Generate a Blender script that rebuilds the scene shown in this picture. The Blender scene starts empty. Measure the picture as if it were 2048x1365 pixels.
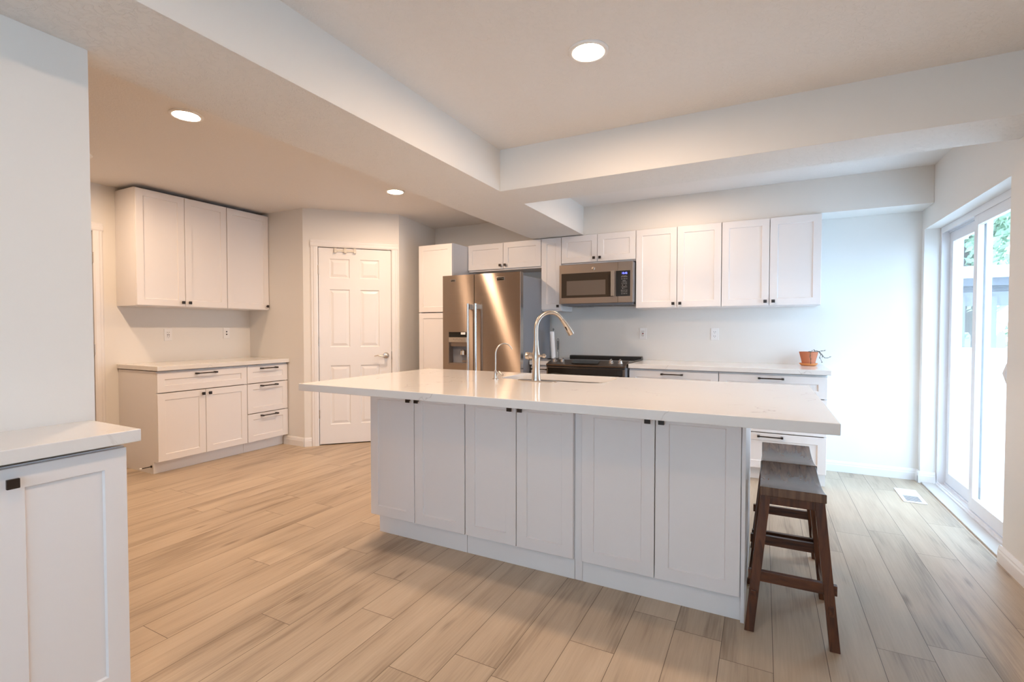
import bpy, bmesh, math, random
from mathutils import Vector, Matrix
random.seed(7)
S = bpy.context.scene
COL = S.collection
PI = math.pi

# ------------------------------------------------------------------ camera, world, exposure
cam_d = bpy.data.cameras.new('camera')
cam = bpy.data.objects.new('camera', cam_d); COL.objects.link(cam)
cam_d.sensor_width = 36.0
cam_d.lens = 36.0 * 974.7 / 2048
cam_d.clip_start = 0.05
cam.location = (0, 0, 1.2255)
cam.rotation_euler = (math.radians(90 - 1.383), 0, math.radians(27.287))
S.camera = cam

W = bpy.data.worlds.new('world'); S.world = W; W.use_nodes = True
wn = W.node_tree.nodes; wl = W.node_tree.links
bg = wn['Background']
SKY_COL = (0.56, 0.755, 1.0, 1)
SKY_STR = 7.6
bg.inputs[0].default_value = SKY_COL
bg.inputs[1].default_value = SKY_STR

S.view_settings.view_transform = 'Standard'
S.view_settings.look = 'None'
S.view_settings.gamma = 1.0
S.view_settings.use_curve_mapping = False
S.view_settings.exposure = 0.18
LAMP_COL = (1.0, 0.72, 0.50, 1)
LAMP_STR = 420.0

# ------------------------------------------------------------------ room numbers (metres)
XR, XL = 1.123, -5.107           # right wall (sliding door) and left wall faces
YB, YN = 5.0, 3.503              # back wall, nook wall
XA, XB, XW = -1.6175, -2.167, -2.046
Y1, Y2, Y3 = 2.958, 3.328, 4.702
ZS, ZC, ZL = 2.172, 2.453, 2.478
YR = -3.5                        # wall behind the camera

# ------------------------------------------------------------------ helpers
class MB:
    def __init__(s): s.bm = bmesh.new()
    def box(s, x0, x1, y0, y1, z0, z1):
        v = [s.bm.verts.new((x, y, z)) for x in (x0, x1) for y in (y0, y1) for z in (z0, z1)]
        for f in ((0, 1, 3, 2), (4, 6, 7, 5), (0, 4, 5, 1), (2, 3, 7, 6), (0, 2, 6, 4), (1, 5, 7, 3)):
            s.bm.faces.new([v[i] for i in f])
        return s
    def hexa(s, p):   # 8 corners: bottom 4 ccw, top 4 ccw
        v = [s.bm.verts.new(q) for q in p]
        for f in ((3, 2, 1, 0), (4, 5, 6, 7), (0, 1, 5, 4), (1, 2, 6, 5), (2, 3, 7, 6), (3, 0, 4, 7)):
            s.bm.faces.new([v[i] for i in f])
        return s
    def prism(s, pts, z0, z1, ax='Z'):
        def P(a, b, c): return {'Z': (a, b, c), 'Y': (a, c, b), 'X': (c, a, b)}[ax]
        lo = [s.bm.verts.new(P(a, b, z0)) for a, b in pts]; hi = [s.bm.verts.new(P(a, b, z1)) for a, b in pts]
        n = len(pts)
        s.bm.faces.new(lo[::-1]); s.bm.faces.new(hi)
        for i in range(n): s.bm.faces.new((lo[i], lo[(i + 1) % n], hi[(i + 1) % n], hi[i]))
        return s
    def tube(s, pts, r, n=12, flat=1.0, cap=True):
        pts = [Vector(p) for p in pts]
        rs = r if isinstance(r, (list, tuple)) else [r] * len(pts)
        rings = []; up = None
        for i, p in enumerate(pts):
            t = (pts[min(i + 1, len(pts) - 1)] - pts[max(i - 1, 0)]).normalized()
            if up is None:
                up = Vector((0, 0, 1)) if abs(t.z) < .9 else Vector((1, 0, 0))
            a = t.cross(up)
            if a.length < 1e-6: a = t.orthogonal()
            a.normalize(); b = a.cross(t).normalized(); up = b
            rings.append([s.bm.verts.new(p + a * rs[i] * math.cos(2 * PI * k / n) + b * rs[i] * flat * math.sin(2 * PI * k / n)) for k in range(n)])
        for A, B in zip(rings, rings[1:]):
            for k in range(n): s.bm.faces.new((A[k], A[(k + 1) % n], B[(k + 1) % n], B[k]))
        if cap:
            s.bm.faces.new(rings[0][::-1]); s.bm.faces.new(rings[-1])
        return s
    def lathe(s, prof, c=(0, 0, 0), n=32, M=None, cap=True):
        rings = []
        for r, z in prof:
            ring = []
            for k in range(n):
                p = Vector((r * math.cos(2 * PI * k / n), r * math.sin(2 * PI * k / n), z))
                if M: p = M @ p
                ring.append(s.bm.verts.new(p + Vector(c)))
            rings.append(ring)
        for A, B in zip(rings, rings[1:]):
            for k in range(n): s.bm.faces.new((A[k], A[(k + 1) % n], B[(k + 1) % n], B[k]))
        if cap:
            s.bm.faces.new(rings[0][::-1]); s.bm.faces.new(rings[-1])
        return s
    def quad(s, *p):
        s.bm.faces.new([s.bm.verts.new(q) for q in p]); return s
    def build(s, name, m, parent=None, bevel=0, smooth=0, M=None, seg=2):
        if M is not None: bmesh.ops.transform(s.bm, matrix=M, verts=s.bm.verts)
        bmesh.ops.recalc_face_normals(s.bm, faces=s.bm.faces)
        me = bpy.data.meshes.new(name); s.bm.to_mesh(me); s.bm.free()
        me.materials.append(m)
        if smooth:
            for p in me.polygons: p.use_smooth = True
            me.set_sharp_from_angle(angle=math.radians(smooth))
        o = bpy.data.objects.new(name, me); COL.objects.link(o)
        if parent: o.parent = parent
        if bevel:
            b = o.modifiers.new('bevel', 'BEVEL'); b.width = bevel; b.segments = seg; b.limit_method = 'ANGLE'
        return o

def tag(o, label=None, cat=None, group=None, kind=None):
    if label: o['label'] = label
    if cat: o['category'] = cat
    if group: o['group'] = group
    if kind: o['kind'] = kind
    return o
def empty(name, loc, rz=0, label=None, cat=None, group=None, kind=None):
    o = bpy.data.objects.new(name, None); COL.objects.link(o); o.empty_display_size = .05
    o.location = loc; o.rotation_euler = (0, 0, rz)
    return tag(o, label, cat, group, kind)
def struct(name, mb, m, bevel=0, **k):
    o = mb.build(name, m, None, bevel, **k); o['kind'] = 'structure'; return o
def copy_tree(o, parent=None):
    c = o.copy(); COL.objects.link(c); c.parent = parent
    for ch in list(o.children): copy_tree(ch, c)
    return c
def text_mesh(txt, size, name, m, parent, M, extr=0.0004, align='CENTER'):
    cu = bpy.data.curves.new(name, 'FONT'); cu.body = txt; cu.size = size; cu.extrude = extr
    cu.align_x = align; cu.align_y = 'CENTER'
    t = bpy.data.objects.new(name + '_tmp', cu); COL.objects.link(t)
    bpy.context.view_layer.update()
    dg = bpy.context.evaluated_depsgraph_get()
    me = bpy.data.meshes.new_from_object(t.evaluated_get(dg))
    bpy.data.objects.remove(t)
    me.transform(M); me.materials.clear(); me.materials.append(m); me.name = name
    o = bpy.data.objects.new(name, me); COL.objects.link(o)
    if parent: o.parent = parent
    return o

# ------------------------------------------------------------------ materials
def mat(name, col=(.8, .8, .8), rough=.5, metal=0., spec=None, emit=None, estr=0, bump=None, **k):
    m = bpy.data.materials.new(name); m.use_nodes = True
    nt = m.node_tree; b = nt.nodes['Principled BSDF']
    b.inputs['Base Color'].default_value = (*col, 1); b.inputs['Roughness'].default_value = rough
    b.inputs['Metallic'].default_value = metal
    if spec is not None: b.inputs['Specular IOR Level'].default_value = spec
    if emit:
        b.inputs['Emission Color'].default_value = (*emit[:3], 1); b.inputs['Emission Strength'].default_value = estr
    tc = nt.nodes.new('ShaderNodeTexCoord')
    no = nt.nodes.new('ShaderNodeTexNoise')
    sc, st, dist, det = bump or (40, .04, .001, 2)
    no.inputs['Scale'].default_value = sc; no.inputs['Detail'].default_value = det
    nt.links.new(tc.outputs['Object'], no.inputs['Vector'])
    bp = nt.nodes.new('ShaderNodeBump'); bp.inputs['Strength'].default_value = st; bp.inputs['Distance'].default_value = dist
    nt.links.new(no.outputs['Fac'], bp.inputs['Height']); nt.links.new(bp.outputs['Normal'], b.inputs['Normal'])
    return m

def nod(nt, t, **k):
    n = nt.nodes.new(t)
    for a, v in k.items(): setattr(n, a, v)
    return n
def math_n(nt, op, a, b=None, c=None):
    n = nt.nodes.new('ShaderNodeMath'); n.operation = op
    for i, v in enumerate((a, b, c)):
        if v is None: continue
        if isinstance(v, (int, float)): n.inputs[i].default_value = v
        else: nt.links.new(v, n.inputs[i])
    return n.outputs[0]

def floor_mat():
    m = mat('oak_plank_vinyl', (.5, .4, .3), .42)
    nt = m.node_tree; b = nt.nodes['Principled BSDF']; L = nt.links.new
    geo = nod(nt, 'ShaderNodeTexCoord'); sep = nod(nt, 'ShaderNodeSeparateXYZ'); L(geo.outputs['Object'], sep.inputs[0])
    wd, ln = .1775, 1.22
    r = math_n(nt, 'DIVIDE', math_n(nt, 'SUBTRACT', sep.outputs[0], .045), wd)
    rid = math_n(nt, 'FLOOR', r); rf = math_n(nt, 'SUBTRACT', r, rid)
    w1 = nod(nt, 'ShaderNodeTexWhiteNoise', noise_dimensions='1D'); L(rid, w1.inputs['W'])
    u = math_n(nt, 'ADD', math_n(nt, 'DIVIDE', math_n(nt, 'SUBTRACT', sep.outputs[1], 2.142), ln), math_n(nt, 'MULTIPLY', w1.outputs[0], 1.0))
    uid = math_n(nt, 'FLOOR', u); uf = math_n(nt, 'SUBTRACT', u, uid)
    cb = nod(nt, 'ShaderNodeCombineXYZ'); L(rid, cb.inputs[0]); L(uid, cb.inputs[1])
    w2 = nod(nt, 'ShaderNodeTexWhiteNoise', noise_dimensions='2D'); L(cb.outputs[0], w2.inputs['Vector'])
    # seams
    def edge(f, s):
        e = math_n(nt, 'MINIMUM', f, math_n(nt, 'SUBTRACT', 1.0, f)); return math_n(nt, 'MULTIPLY', e, s)
    ed = math_n(nt, 'MINIMUM', edge(rf, wd), edge(uf, ln))
    seam = math_n(nt, 'LESS_THAN', ed, .0012)
    # grain
    off = math_n(nt, 'MULTIPLY', w2.outputs[0], 37.0)
    v = nod(nt, 'ShaderNodeCombineXYZ')
    L(math_n(nt, 'MULTIPLY', sep.outputs[0], 9.0), v.inputs[0]); L(math_n(nt, 'ADD', math_n(nt, 'MULTIPLY', sep.outputs[1], 1.1), off), v.inputs[1]); L(off, v.inputs[2])
    n1 = nod(nt, 'ShaderNodeTexNoise'); n1.inputs['Scale'].default_value = 1.0; n1.inputs['Detail'].default_value = 3; n1.inputs['Distortion'].default_value = .6; L(v.outputs[0], n1.inputs['Vector'])
    v2 = nod(nt, 'ShaderNodeCombineXYZ')
    L(math_n(nt, 'MULTIPLY', sep.outputs[0], 130.0), v2.inputs[0]); L(math_n(nt, 'ADD', math_n(nt, 'MULTIPLY', sep.outputs[1], 5.0), off), v2.inputs[1]); L(off, v2.inputs[2])
    n2 = nod(nt, 'ShaderNodeTexNoise'); n2.inputs['Scale'].default_value = 1.0; n2.inputs['Detail'].default_value = 4; n2.inputs['Distortion'].default_value = .3; L(v2.outputs[0], n2.inputs['Vector'])
    # knots
    v3 = nod(nt, 'ShaderNodeCombineXYZ')
    L(math_n(nt, 'MULTIPLY', sep.outputs[0], 5.6), v3.inputs[0]); L(math_n(nt, 'ADD', math_n(nt, 'MULTIPLY', sep.outputs[1], 1.5), off), v3.inputs[1]); L(off, v3.inputs[2])
    vo = nod(nt, 'ShaderNodeTexVoronoi'); vo.inputs['Scale'].default_value = 1.0; L(v3.outputs[0], vo.inputs['Vector'])
    kn = nod(nt, 'ShaderNodeMapRange'); kn.inputs['From Min'].default_value = .0; kn.inputs['From Max'].default_value = .16; kn.inputs['To Min'].default_value = 1; kn.inputs['To Max'].default_value = 0
    L(math_n(nt, 'ADD', vo.outputs['Distance'], math_n(nt, 'MULTIPLY', n2.outputs['Fac'], .08)), kn.inputs[0])
    ramp = nod(nt, 'ShaderNodeValToRGB')
    e = ramp.color_ramp.elements
    e[0].position = .27; e[0].color = (.245, .18, .125, 1); e[1].position = .72; e[1].color = (.575, .465, .345, 1)
    x = ramp.color_ramp.elements.new(.47); x.color = (.46, .358, .258, 1)
    g = math_n(nt, 'ADD', math_n(nt, 'MULTIPLY', n1.outputs['Fac'], .70), math_n(nt, 'MULTIPLY', n2.outputs['Fac'], .30))
    g = math_n(nt, 'ADD', g, math_n(nt, 'MULTIPLY', math_n(nt, 'SUBTRACT', w2.outputs[0], .5), .10))
    g = math_n(nt, 'SUBTRACT', g, math_n(nt, 'MULTIPLY', kn.outputs[0], .30))
    L(g, ramp.inputs[0])
    mx = nod(nt, 'ShaderNodeMix', data_type='RGBA'); L(seam, mx.inputs[0]); L(ramp.outputs[0], mx.inputs[6]); mx.inputs[7].default_value = (.14, .10, .07, 1)
    L(mx.outputs[2], b.inputs['Base Color'])
    for n in list(nt.nodes):
        if n.type == 'BUMP': bp = n
    hh = math_n(nt, 'SUBTRACT', math_n(nt, 'MULTIPLY', n2.outputs['Fac'], .3), math_n(nt, 'MULTIPLY', seam, 1.0))
    L(hh, bp.inputs['Height']); bp.inputs['Strength'].default_value = .35; bp.inputs['Distance'].default_value = .0008
    b.inputs['Specular IOR Level'].default_value = .4
    return m

def quartz_mat():
    m = mat('white_quartz', (.80, .77, .74), .10)
    nt = m.node_tree; b = nt.nodes['Principled BSDF']; L = nt.links.new
    tc = nod(nt, 'ShaderNodeTexCoord')
    n = nod(nt, 'ShaderNodeTexNoise'); n.inputs['Scale'].default_value = 2.2; n.inputs['Detail'].default_value = 6; n.inputs['Distortion'].default_value = 1.2; L(tc.outputs['Object'], n.inputs['Vector'])
    n2 = nod(nt, 'ShaderNodeTexNoise'); n2.inputs['Scale'].default_value = 3.1; n2.inputs['Detail'].default_value = 2; L(tc.outputs['Object'], n2.inputs['Vector'])
    d = math_n(nt, 'ABSOLUTE', math_n(nt, 'SUBTRACT', n.outputs['Fac'], .5))
    a = nod(nt, 'ShaderNodeMapRange'); a.inputs['From Min'].default_value = 0; a.inputs['From Max'].default_value = .006; a.inputs['To Min'].default_value = 1; a.inputs['To Max'].default_value = 0; L(d, a.inputs[0])
    q = nod(nt, 'ShaderNodeMapRange'); q.inputs['From Min'].default_value = .56; q.inputs['From Max'].default_value = .66; L(n2.outputs['Fac'], q.inputs[0])
    f = math_n(nt, 'MULTIPLY', math_n(nt, 'MULTIPLY', a.outputs[0], q.outputs[0]), .65)
    mx = nod(nt, 'ShaderNodeMix', data_type='RGBA'); L(f, mx.inputs[0]); mx.inputs[6].default_value = (.78, .755, .73, 1); mx.inputs[7].default_value = (.38, .34, .31, 1)
    L(mx.outputs[2], b.inputs['Base Color'])
    return m

def wood_mat(name, c0, c1, sc=(60, 6, 6), rough=.38):
    m = mat(name, c1, rough); nt = m.node_tree; b = nt.nodes['Principled BSDF']; L = nt.links.new
    tc = nod(nt, 'ShaderNodeTexCoord'); mp = nod(nt, 'ShaderNodeMapping'); mp.inputs['Scale'].default_value = sc; L(tc.outputs['Object'], mp.inputs[0])
    n = nod(nt, 'ShaderNodeTexNoise'); n.inputs['Scale'].default_value = 1; n.inputs['Detail'].default_value = 4; n.inputs['Distortion'].default_value = .8; L(mp.outputs[0], n.inputs['Vector'])
    r = nod(nt, 'ShaderNodeValToRGB'); r.color_ramp.elements[0].position = .3; r.color_ramp.elements[0].color = (*c0, 1); r.color_ramp.elements[1].position = .7; r.color_ramp.elements[1].color = (*c1, 1)
    L(n.outputs['Fac'], r.inputs[0]); L(r.outputs[0], b.inputs['Base Color'])
    return m

def glass_mat():
    m = bpy.data.materials.new('window_glass'); m.use_nodes = True; nt = m.node_tree; nt.nodes.clear()
    o = nod(nt, 'ShaderNodeOutputMaterial'); mx = nod(nt, 'ShaderNodeMixShader'); t = nod(nt, 'ShaderNodeBsdfTransparent'); g = nod(nt, 'ShaderNodeBsdfGlossy')
    t.inputs[0].default_value = (.95, .985, .985, 1); g.inputs['Roughness'].default_value = .01
    ge = nod(nt, 'ShaderNodeNewGeometry'); dt = nod(nt, 'ShaderNodeVectorMath', operation='DOT_PRODUCT')
    nt.links.new(ge.outputs['Incoming'], dt.inputs[0]); nt.links.new(ge.outputs['Normal'], dt.inputs[1])
    f = math_n(nt, 'ADD', .04, math_n(nt, 'MULTIPLY', math_n(nt, 'POWER', math_n(nt, 'SUBTRACT', 1.0, math_n(nt, 'ABSOLUTE', dt.outputs['Value'])), 5.0), .8))
    nt.links.new(f, mx.inputs[0]); nt.links.new(t.outputs[0], mx.inputs[1]); nt.links.new(g.outputs[0], mx.inputs[2]); nt.links.new(mx.outputs[0], o.inputs[0])
    return m

def steel_mat(name, col, rough, aniso, tangent_axis='Z', rot=0.25):
    m = mat(name, col, rough, 1.0); nt = m.node_tree; b = nt.nodes['Principled BSDF']; L = nt.links.new
    if tangent_axis == 'V':
        cx_ = nod(nt, 'ShaderNodeCombineXYZ'); cx_.inputs[2].default_value = 1.0; L(cx_.outputs[0], b.inputs['Tangent'])
    else:
        tg = nod(nt, 'ShaderNodeTangent', direction_type='RADIAL', axis=tangent_axis)
        L(tg.outputs[0], b.inputs['Tangent'])
    b.inputs['Anisotropic'].default_value = aniso; b.inputs['Anisotropic Rotation'].default_value = rot
    for n in nt.nodes:
        if n.type == 'BUMP': n.inputs['Strength'].default_value = .003
    return m

M_WALL = mat('wall_paint', (.80, .775, .735), .6, bump=(160, .12, .001, 3))
M_TEX = mat('knockdown_ceiling_paint', (.78, .755, .72), .7, bump=(38, .55, .004, 3))
def ridge(m, sc, dist, strength):
    nt = m.node_tree; bp = [n for n in nt.nodes if n.type == 'BUMP'][0]
    tc = nod(nt, 'ShaderNodeTexCoord'); n = nod(nt, 'ShaderNodeTexNoise'); n.inputs['Scale'].default_value = sc; n.inputs['Detail'].default_value = 5; n.inputs['Distortion'].default_value = .7
    nt.links.new(tc.outputs['Object'], n.inputs['Vector'])
    a = math_n(nt, 'ABSOLUTE', math_n(nt, 'SUBTRACT', n.outputs['Fac'], .5))
    mr = nod(nt, 'ShaderNodeMapRange'); mr.inputs['From Min'].default_value = 0; mr.inputs['From Max'].default_value = .055; mr.inputs['To Min'].default_value = 1; mr.inputs['To Max'].default_value = 0
    nt.links.new(a, mr.inputs[0]); nt.links.new(mr.outputs[0], bp.inputs['Height']); bp.inputs['Distance'].default_value = dist; bp.inputs['Strength'].default_value = strength
ridge(M_TEX, 30, .0036, .50)
M_CEIL = mat('ceiling_paint', (.80, .77, .74), .7, bump=(60, .12, .002, 3))
ridge(M_CEIL, 34, .0025, .4)
M_TRIM = mat('white_trim_paint', (.84, .82, .81), .32)
M_CAB = mat('white_cabinet_paint', (.83, .80, .79), .34, bump=(220, .02, .0005, 2))
M_DARKGAP = mat('unlit_cabinet_interior', (.45, .42, .40), .7)
M_BRONZE = mat('dark_bronze_metal', (.045, .036, .032), .34, .7)
M_NICKEL = steel_mat('brushed_nickel', (.60, .54, .48), .26, .4)
M_SLATE = steel_mat('slate_stainless', (.40, .32, .265), .17, .97, 'V', 0.0)
def brushed_slate():
    m = bpy.data.materials.new('brushed_slate_steel'); m.use_nodes = True; nt = m.node_tree; nt.nodes.clear()
    o = nod(nt, 'ShaderNodeOutputMaterial'); mx = nod(nt, 'ShaderNodeMixShader'); mx.inputs[0].default_value = .80
    df = nod(nt, 'ShaderNodeBsdfDiffuse'); df.inputs[0].default_value = (.22, .175, .145, 1)
    g = nod(nt, 'ShaderNodeBsdfAnisotropic')
    tc = nod(nt, 'ShaderNodeTexCoord'); mp = nod(nt, 'ShaderNodeMapping'); mp.inputs['Scale'].default_value = (3, 3, 400); n = nod(nt, 'ShaderNodeTexNoise'); n.inputs['Scale'].default_value = 1
    r = nod(nt, 'ShaderNodeValToRGB'); r.color_ramp.elements[0].color = (.40, .325, .27, 1); r.color_ramp.elements[1].color = (.50, .41, .34, 1)
    L = nt.links.new; L(tc.outputs['Object'], mp.inputs[0]); L(mp.outputs[0], n.inputs['Vector']); L(n.outputs['Fac'], r.inputs[0]); L(r.outputs[0], g.inputs['Color'])
    g.inputs['Roughness'].default_value = .26; g.inputs['Anisotropy'].default_value = -.80
    cx_ = nod(nt, 'ShaderNodeCombineXYZ'); cx_.inputs[2].default_value = 1.0; L(cx_.outputs[0], g.inputs['Tangent'])
    L(df.outputs[0], mx.inputs[1]); L(g.outputs[0], mx.inputs[2]); L(mx.outputs[0], o.inputs[0])
    return m
M_SLATE = brushed_slate()
M_SLATE2 = mat('slate_metal_paint', (.30, .235, .19), .38, .75)
M_SLATE3 = steel_mat('dark_slate_range', (.17, .13, .105), .36, .5)
M_GREYSIDE = mat('grey_appliance_side', (.235, .24, .26), .45, .1)
M_STEEL = mat('polished_steel', (.72, .70, .68), .18, 1.0)
M_SINK = mat('sink_steel', (.27, .25, .235), .36, .9)
M_BLACK = mat('black_plastic', (.012, .011, .011), .3)
M_BGLASS = mat('black_glass', (.010, .009, .008), .06)
M_OVENWIN = mat('microwave_window', (.055, .042, .032), .09)
M_CAVITY = mat('microwave_window_mesh', (.13, .10, .078), .35)
M_WHITEP = mat('white_plastic', (.84, .83, .82), .3)
M_CREAMP = mat('cream_plastic', (.74, .69, .60), .35)
M_TERRA = mat('terracotta', (.52, .17, .08), .75, bump=(90, .2, .001, 3))
M_TERRA2 = mat('orange_saucer', (.72, .27, .085), .55)
M_SOIL = mat('potting_soil', (.03, .022, .018), .95)
M_STEM = mat('plant_stem', (.05, .045, .03), .6)
M_LEAF = mat('succulent_leaf', (.045, .075, .04), .5)
M_PAPER = mat('paper_roll', (.86, .86, .87), .9)
M_SLOT = mat('dark_slot', (.06, .05, .05), .6)
M_RED = mat('red_button', (.5, .05, .05), .5)
M_STOOL = wood_mat('dark_walnut_stain', (.035, .009, .003), (.135, .044, .016), (45, 45, 6), .30)
M_STOOLX = wood_mat('dark_walnut_stain_cross', (.035, .009, .003), (.135, .044, .016), (6, 45, 45), .30)
M_STOOLY = wood_mat('dark_walnut_stain_long', (.035, .009, .003), (.135, .044, .016), (45, 6, 45), .30)
M_SEAT = wood_mat('dark_walnut_seat', (.065, .034, .022), (.19, .105, .065), (50, 6, 3), .24)
M_FLOOR = floor_mat()
M_QUARTZ = quartz_mat()
M_GLASS = glass_mat()
M_VINYL = mat('white_vinyl', (.80, .80, .82), .35)
M_FENCE = mat('white_vinyl_fence', (.86, .87, .88), .4)
M_SILL = mat('painted_sill', (.60, .565, .53), .5)
M_CONC = mat('concrete', (.62, .64, .66), .85, bump=(30, .3, .003, 4))
M_LAMP = mat('lit_lens', (1, .95, .85), .4, emit=LAMP_COL, estr=LAMP_STR)
M_LAMPL = mat('lit_lens_left', (1, .95, .85), .4, emit=LAMP_COL, estr=LAMP_STR * 1.38)
M_LAMPP = mat('lit_lens_pantry', (1, .95, .85), .4, emit=LAMP_COL, estr=LAMP_STR * 1.1)
M_LAMPN = mat('lit_lens_nook', (1, .95, .85), .4, emit=LAMP_COL, estr=LAMP_STR * .75)
M_LAMPD = mat('lit_lens_dim', (1, .95, .85), .4, emit=LAMP_COL, estr=LAMP_STR * .6)
M_LAMPH = mat('lit_lens_half', (1, .95, .85), .4, emit=LAMP_COL, estr=LAMP_STR * .42)
M_DISP = mat('blue_display_digits', (.1, .1, .9), .4, emit=(.10, .12, 1.0), estr=6)
M_PRINT = mat('keypad_print', (.55, .52, .50), .5)
M_PWOOD = mat('weathered_pergola_wood', (.20, .20, .225), .7)
M_PFASC = mat('white_fascia_paint', (.88, .90, .92), .6)
M_PICKET = mat('cedar_picket', (.52, .42, .38), .75)
M_BARK = mat('tree_bark', (.12, .10, .09), .9)
M_FOL = mat('tree_foliage', (.42, .58, .40), .6)
M_BUSH = mat('shrub_foliage', (.30, .42, .30), .6)

# ------------------------------------------------------------------ room shell
struct('floor', MB().box(-5.3, XR + .02, YR - .1, YB + .1, -.05, 0), M_FLOOR)
c = MB().box(XA - .02, XR + .15, YR - .1, YB + .1, ZC, ZC + .1)
struct('ceiling', c, M_CEIL)
struct('ceiling', MB().box(-5.3, XB + .02, YR - .1, YB + .1, ZL, ZL + .1), M_CEIL)
# dropped beam along the room and cross beam, one plaster volume
t = 2.52
bm_ = MB().box(XB, XA, YR, YB, ZS, t)
struct('trim_1', bm_, M_TEX)
struct('trim_2', MB().box(XA + .0005, XR - .001, Y1, Y2, ZS, ZC - .0005), M_TEX)
struct('trim_3', MB().box(XA + .0005, XR - .001, Y3, YB - .001, ZS, ZC - .0005), M_WALL)
# smooth painted drywall faces of the beams (texture is on the undersides)
struct('trim_4', MB().box(XA, XA + .0012, YR, Y1, ZS + .0005, ZC).box(XA, XA + .0012, Y2, Y3, ZS + .0005, ZC), M_WALL)
struct('trim_5', MB().box(XA + .001, XR - .001, Y1 - .0012, Y1, ZS + .0005, ZC), M_WALL)

XP0, YP0 = -3.553, 4.190
struct('wall_back', MB().box(-3.9, XR + .15, YB, YB + .12, 0, 2.55), M_WALL)
struct('wall_nook', MB().prism([(XL, YN), (-4.24, YN), (-4.24 - .12, YN + .12), (XL, YN + .12)], 0, 2.53), M_WALL)
struct('wall_side', MB().prism([(XP0, YP0), (-3.66, YB), (-3.78, YB), (XP0 - .12, YP0)], 0, 2.53), M_WALL)
# diagonal pantry wall, local frame: x along the wall, y into the pantry
DM = Matrix.Translation((-4.24, YN, 0)) @ Matrix.Rotation(PI / 4, 4, 'Z')
DL = math.hypot(XP0 + 4.24, YP0 - YN)
o0, o1, oh = .147, .887, 2.083
struct('wall_diagonal', MB().box(0, o0 - .02, 0, .12, 0, 2.53).box(o1 + .02, DL, 0, .12, 0, 2.53).box(o0 - .02, o1 + .02, 0, .12, oh + .02, 2.53), M_WALL, M=DM)
struct('wall_left', MB().box(XL - .12, XL, 2.09, YN + .12, 0, 2.53).box(XL - .12, XL, YR, 1.30, 0, 2.53).box(XL - .12, XL, 1.30, 2.09, 2.08, 2.53), M_WALL)
struct('wall_stub', MB().box(XB, XW, YR, .829, 0, ZS - .0005), M_WALL)
# right wall with sliding door opening and, behind the camera, a window
J0, J1, ZH = 3.417, 4.933, 2.014
wr = MB().box(XR, XR + .12, J1, YB, 0, 2.55).box(XR, XR + .12, J0, J1, ZH, 2.55).box(XR, XR + .12, .2, J0, 0, 2.55)
wr.box(XR, XR + .12, -1.1, .2, 0, 2.55).box(XR, XR + .12, -2.8, -1.1, 0, .75).box(XR, XR + .12, -2.8, -1.1, 2.1, 2.55).box(XR, XR + .12, YR, -2.8, 0, 2.55)
struct('wall_right', wr, M_WALL)
wf = MB().box(-5.3, -1.4, YR - .12, YR, 0, 2.55).box(.7, XR + .12, YR - .12, YR, 0, 2.55).box(-1.4, .7, YR - .12, YR, 0, .95).box(-1.4, .7, YR - .12, YR, 2.1, 2.55)
struct('wall_front', wf, M_WALL)
def window(n, ax, c0, c1, z0, z1, p):
    f = MB(); w = .05
    def bx(a0, a1, b0, b1, q0=p, q1=p + .06):
        if ax == 'X': f.box(q0, q1, a0, a1, b0, b1)
        else: f.box(a0, a1, q0, q1, b0, b1)
    bx(c0, c0 + w, z0, z1); bx(c1 - w, c1, z0, z1); bx(c0 + w, c1 - w, z0, z0 + w); bx(c0 + w, c1 - w, z1 - w, z1)
    mid = (c0 + c1) / 2; bx(mid - .03, mid + .03, z0 + w, z1 - w)
    o = struct('window_%d' % n, f, M_VINYL)
    g = MB()
    q = p + .03
    if ax == 'X': g.box(q, q + .004, c0 + w, c1 - w, z0 + w, z1 - w)
    else: g.box(c0 + w, c1 - w, q, q + .004, z0 + w, z1 - w)
    g.build('window_pane', M_GLASS, o)
window(1, 'X', -2.8, -1.1, .75, 2.1, XR + .05)
window(2, 'Y', -1.4, .7, .95, 2.1, YR - .08)

# closed shell around the pantry and the far side so no daylight leaks in
struct('wall_pantry', MB().box(-5.3, -3.9, YB, YB + .12, 0, 2.6).box(-5.3, -5.2, YN + .125, YB, 0, 2.6), M_WALL)
struct('wall_hall', MB().box(-5.3, XL - .125, YR, YN + .12, 0, 2.6), M_WALL)
struct('light_block_lid', MB().box(-5.35, XR + .2, YR - .15, YB + .15, 2.60, 2.7), M_WALL)  # unseen lid over all rooms, added to shut out leaking daylight

# baseboards
def base_profile(d=.015, h=.092):
    return [(0, 0), (d, 0), (d, h * .62), (d * .8, h * .72), (d * .8, h * .8), (d * .45, h * .97), (d * .3, h), (0, h)]
def baseboard(name, p0, p1):     # face to the left-hand side of p0->p1 rotated -90 (into the room)
    p0 = Vector((*p0, 0)); p1 = Vector((*p1, 0)); L = (p1 - p0).length
    a = math.atan2(p1.y - p0.y, p1.x - p0.x)
    mb = MB().prism([(-x, z) for x, z in base_profile()], 0, L, 'X')   # y=-d into room, x along
    M = Matrix.Translation(p0) @ Matrix.Rotation(a, 4, 'Z')
    return struct(name, mb, M_TRIM, M=M)
baseboard('baseboard_back', (.452, YB), (XR, YB))
baseboard('baseboard_right', (XR, YB), (XR, J1 - .0145))
baseboard('baseboard_right', (XR - .015, J1), (XR + .095, J1))
baseboard('baseboard_right', (XR, J0 + .015), (XR, YR))
baseboard('baseboard_nook', (XL + .645 - .09, YN), (-4.24, YN))
o = baseboard('baseboard_diagonal', (-4.24, YN), (-4.24 + .07 * .7071, YN + .07 * .7071))
baseboard('baseboard_side', (XP0, YP0), (-3.655, YB))

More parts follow.
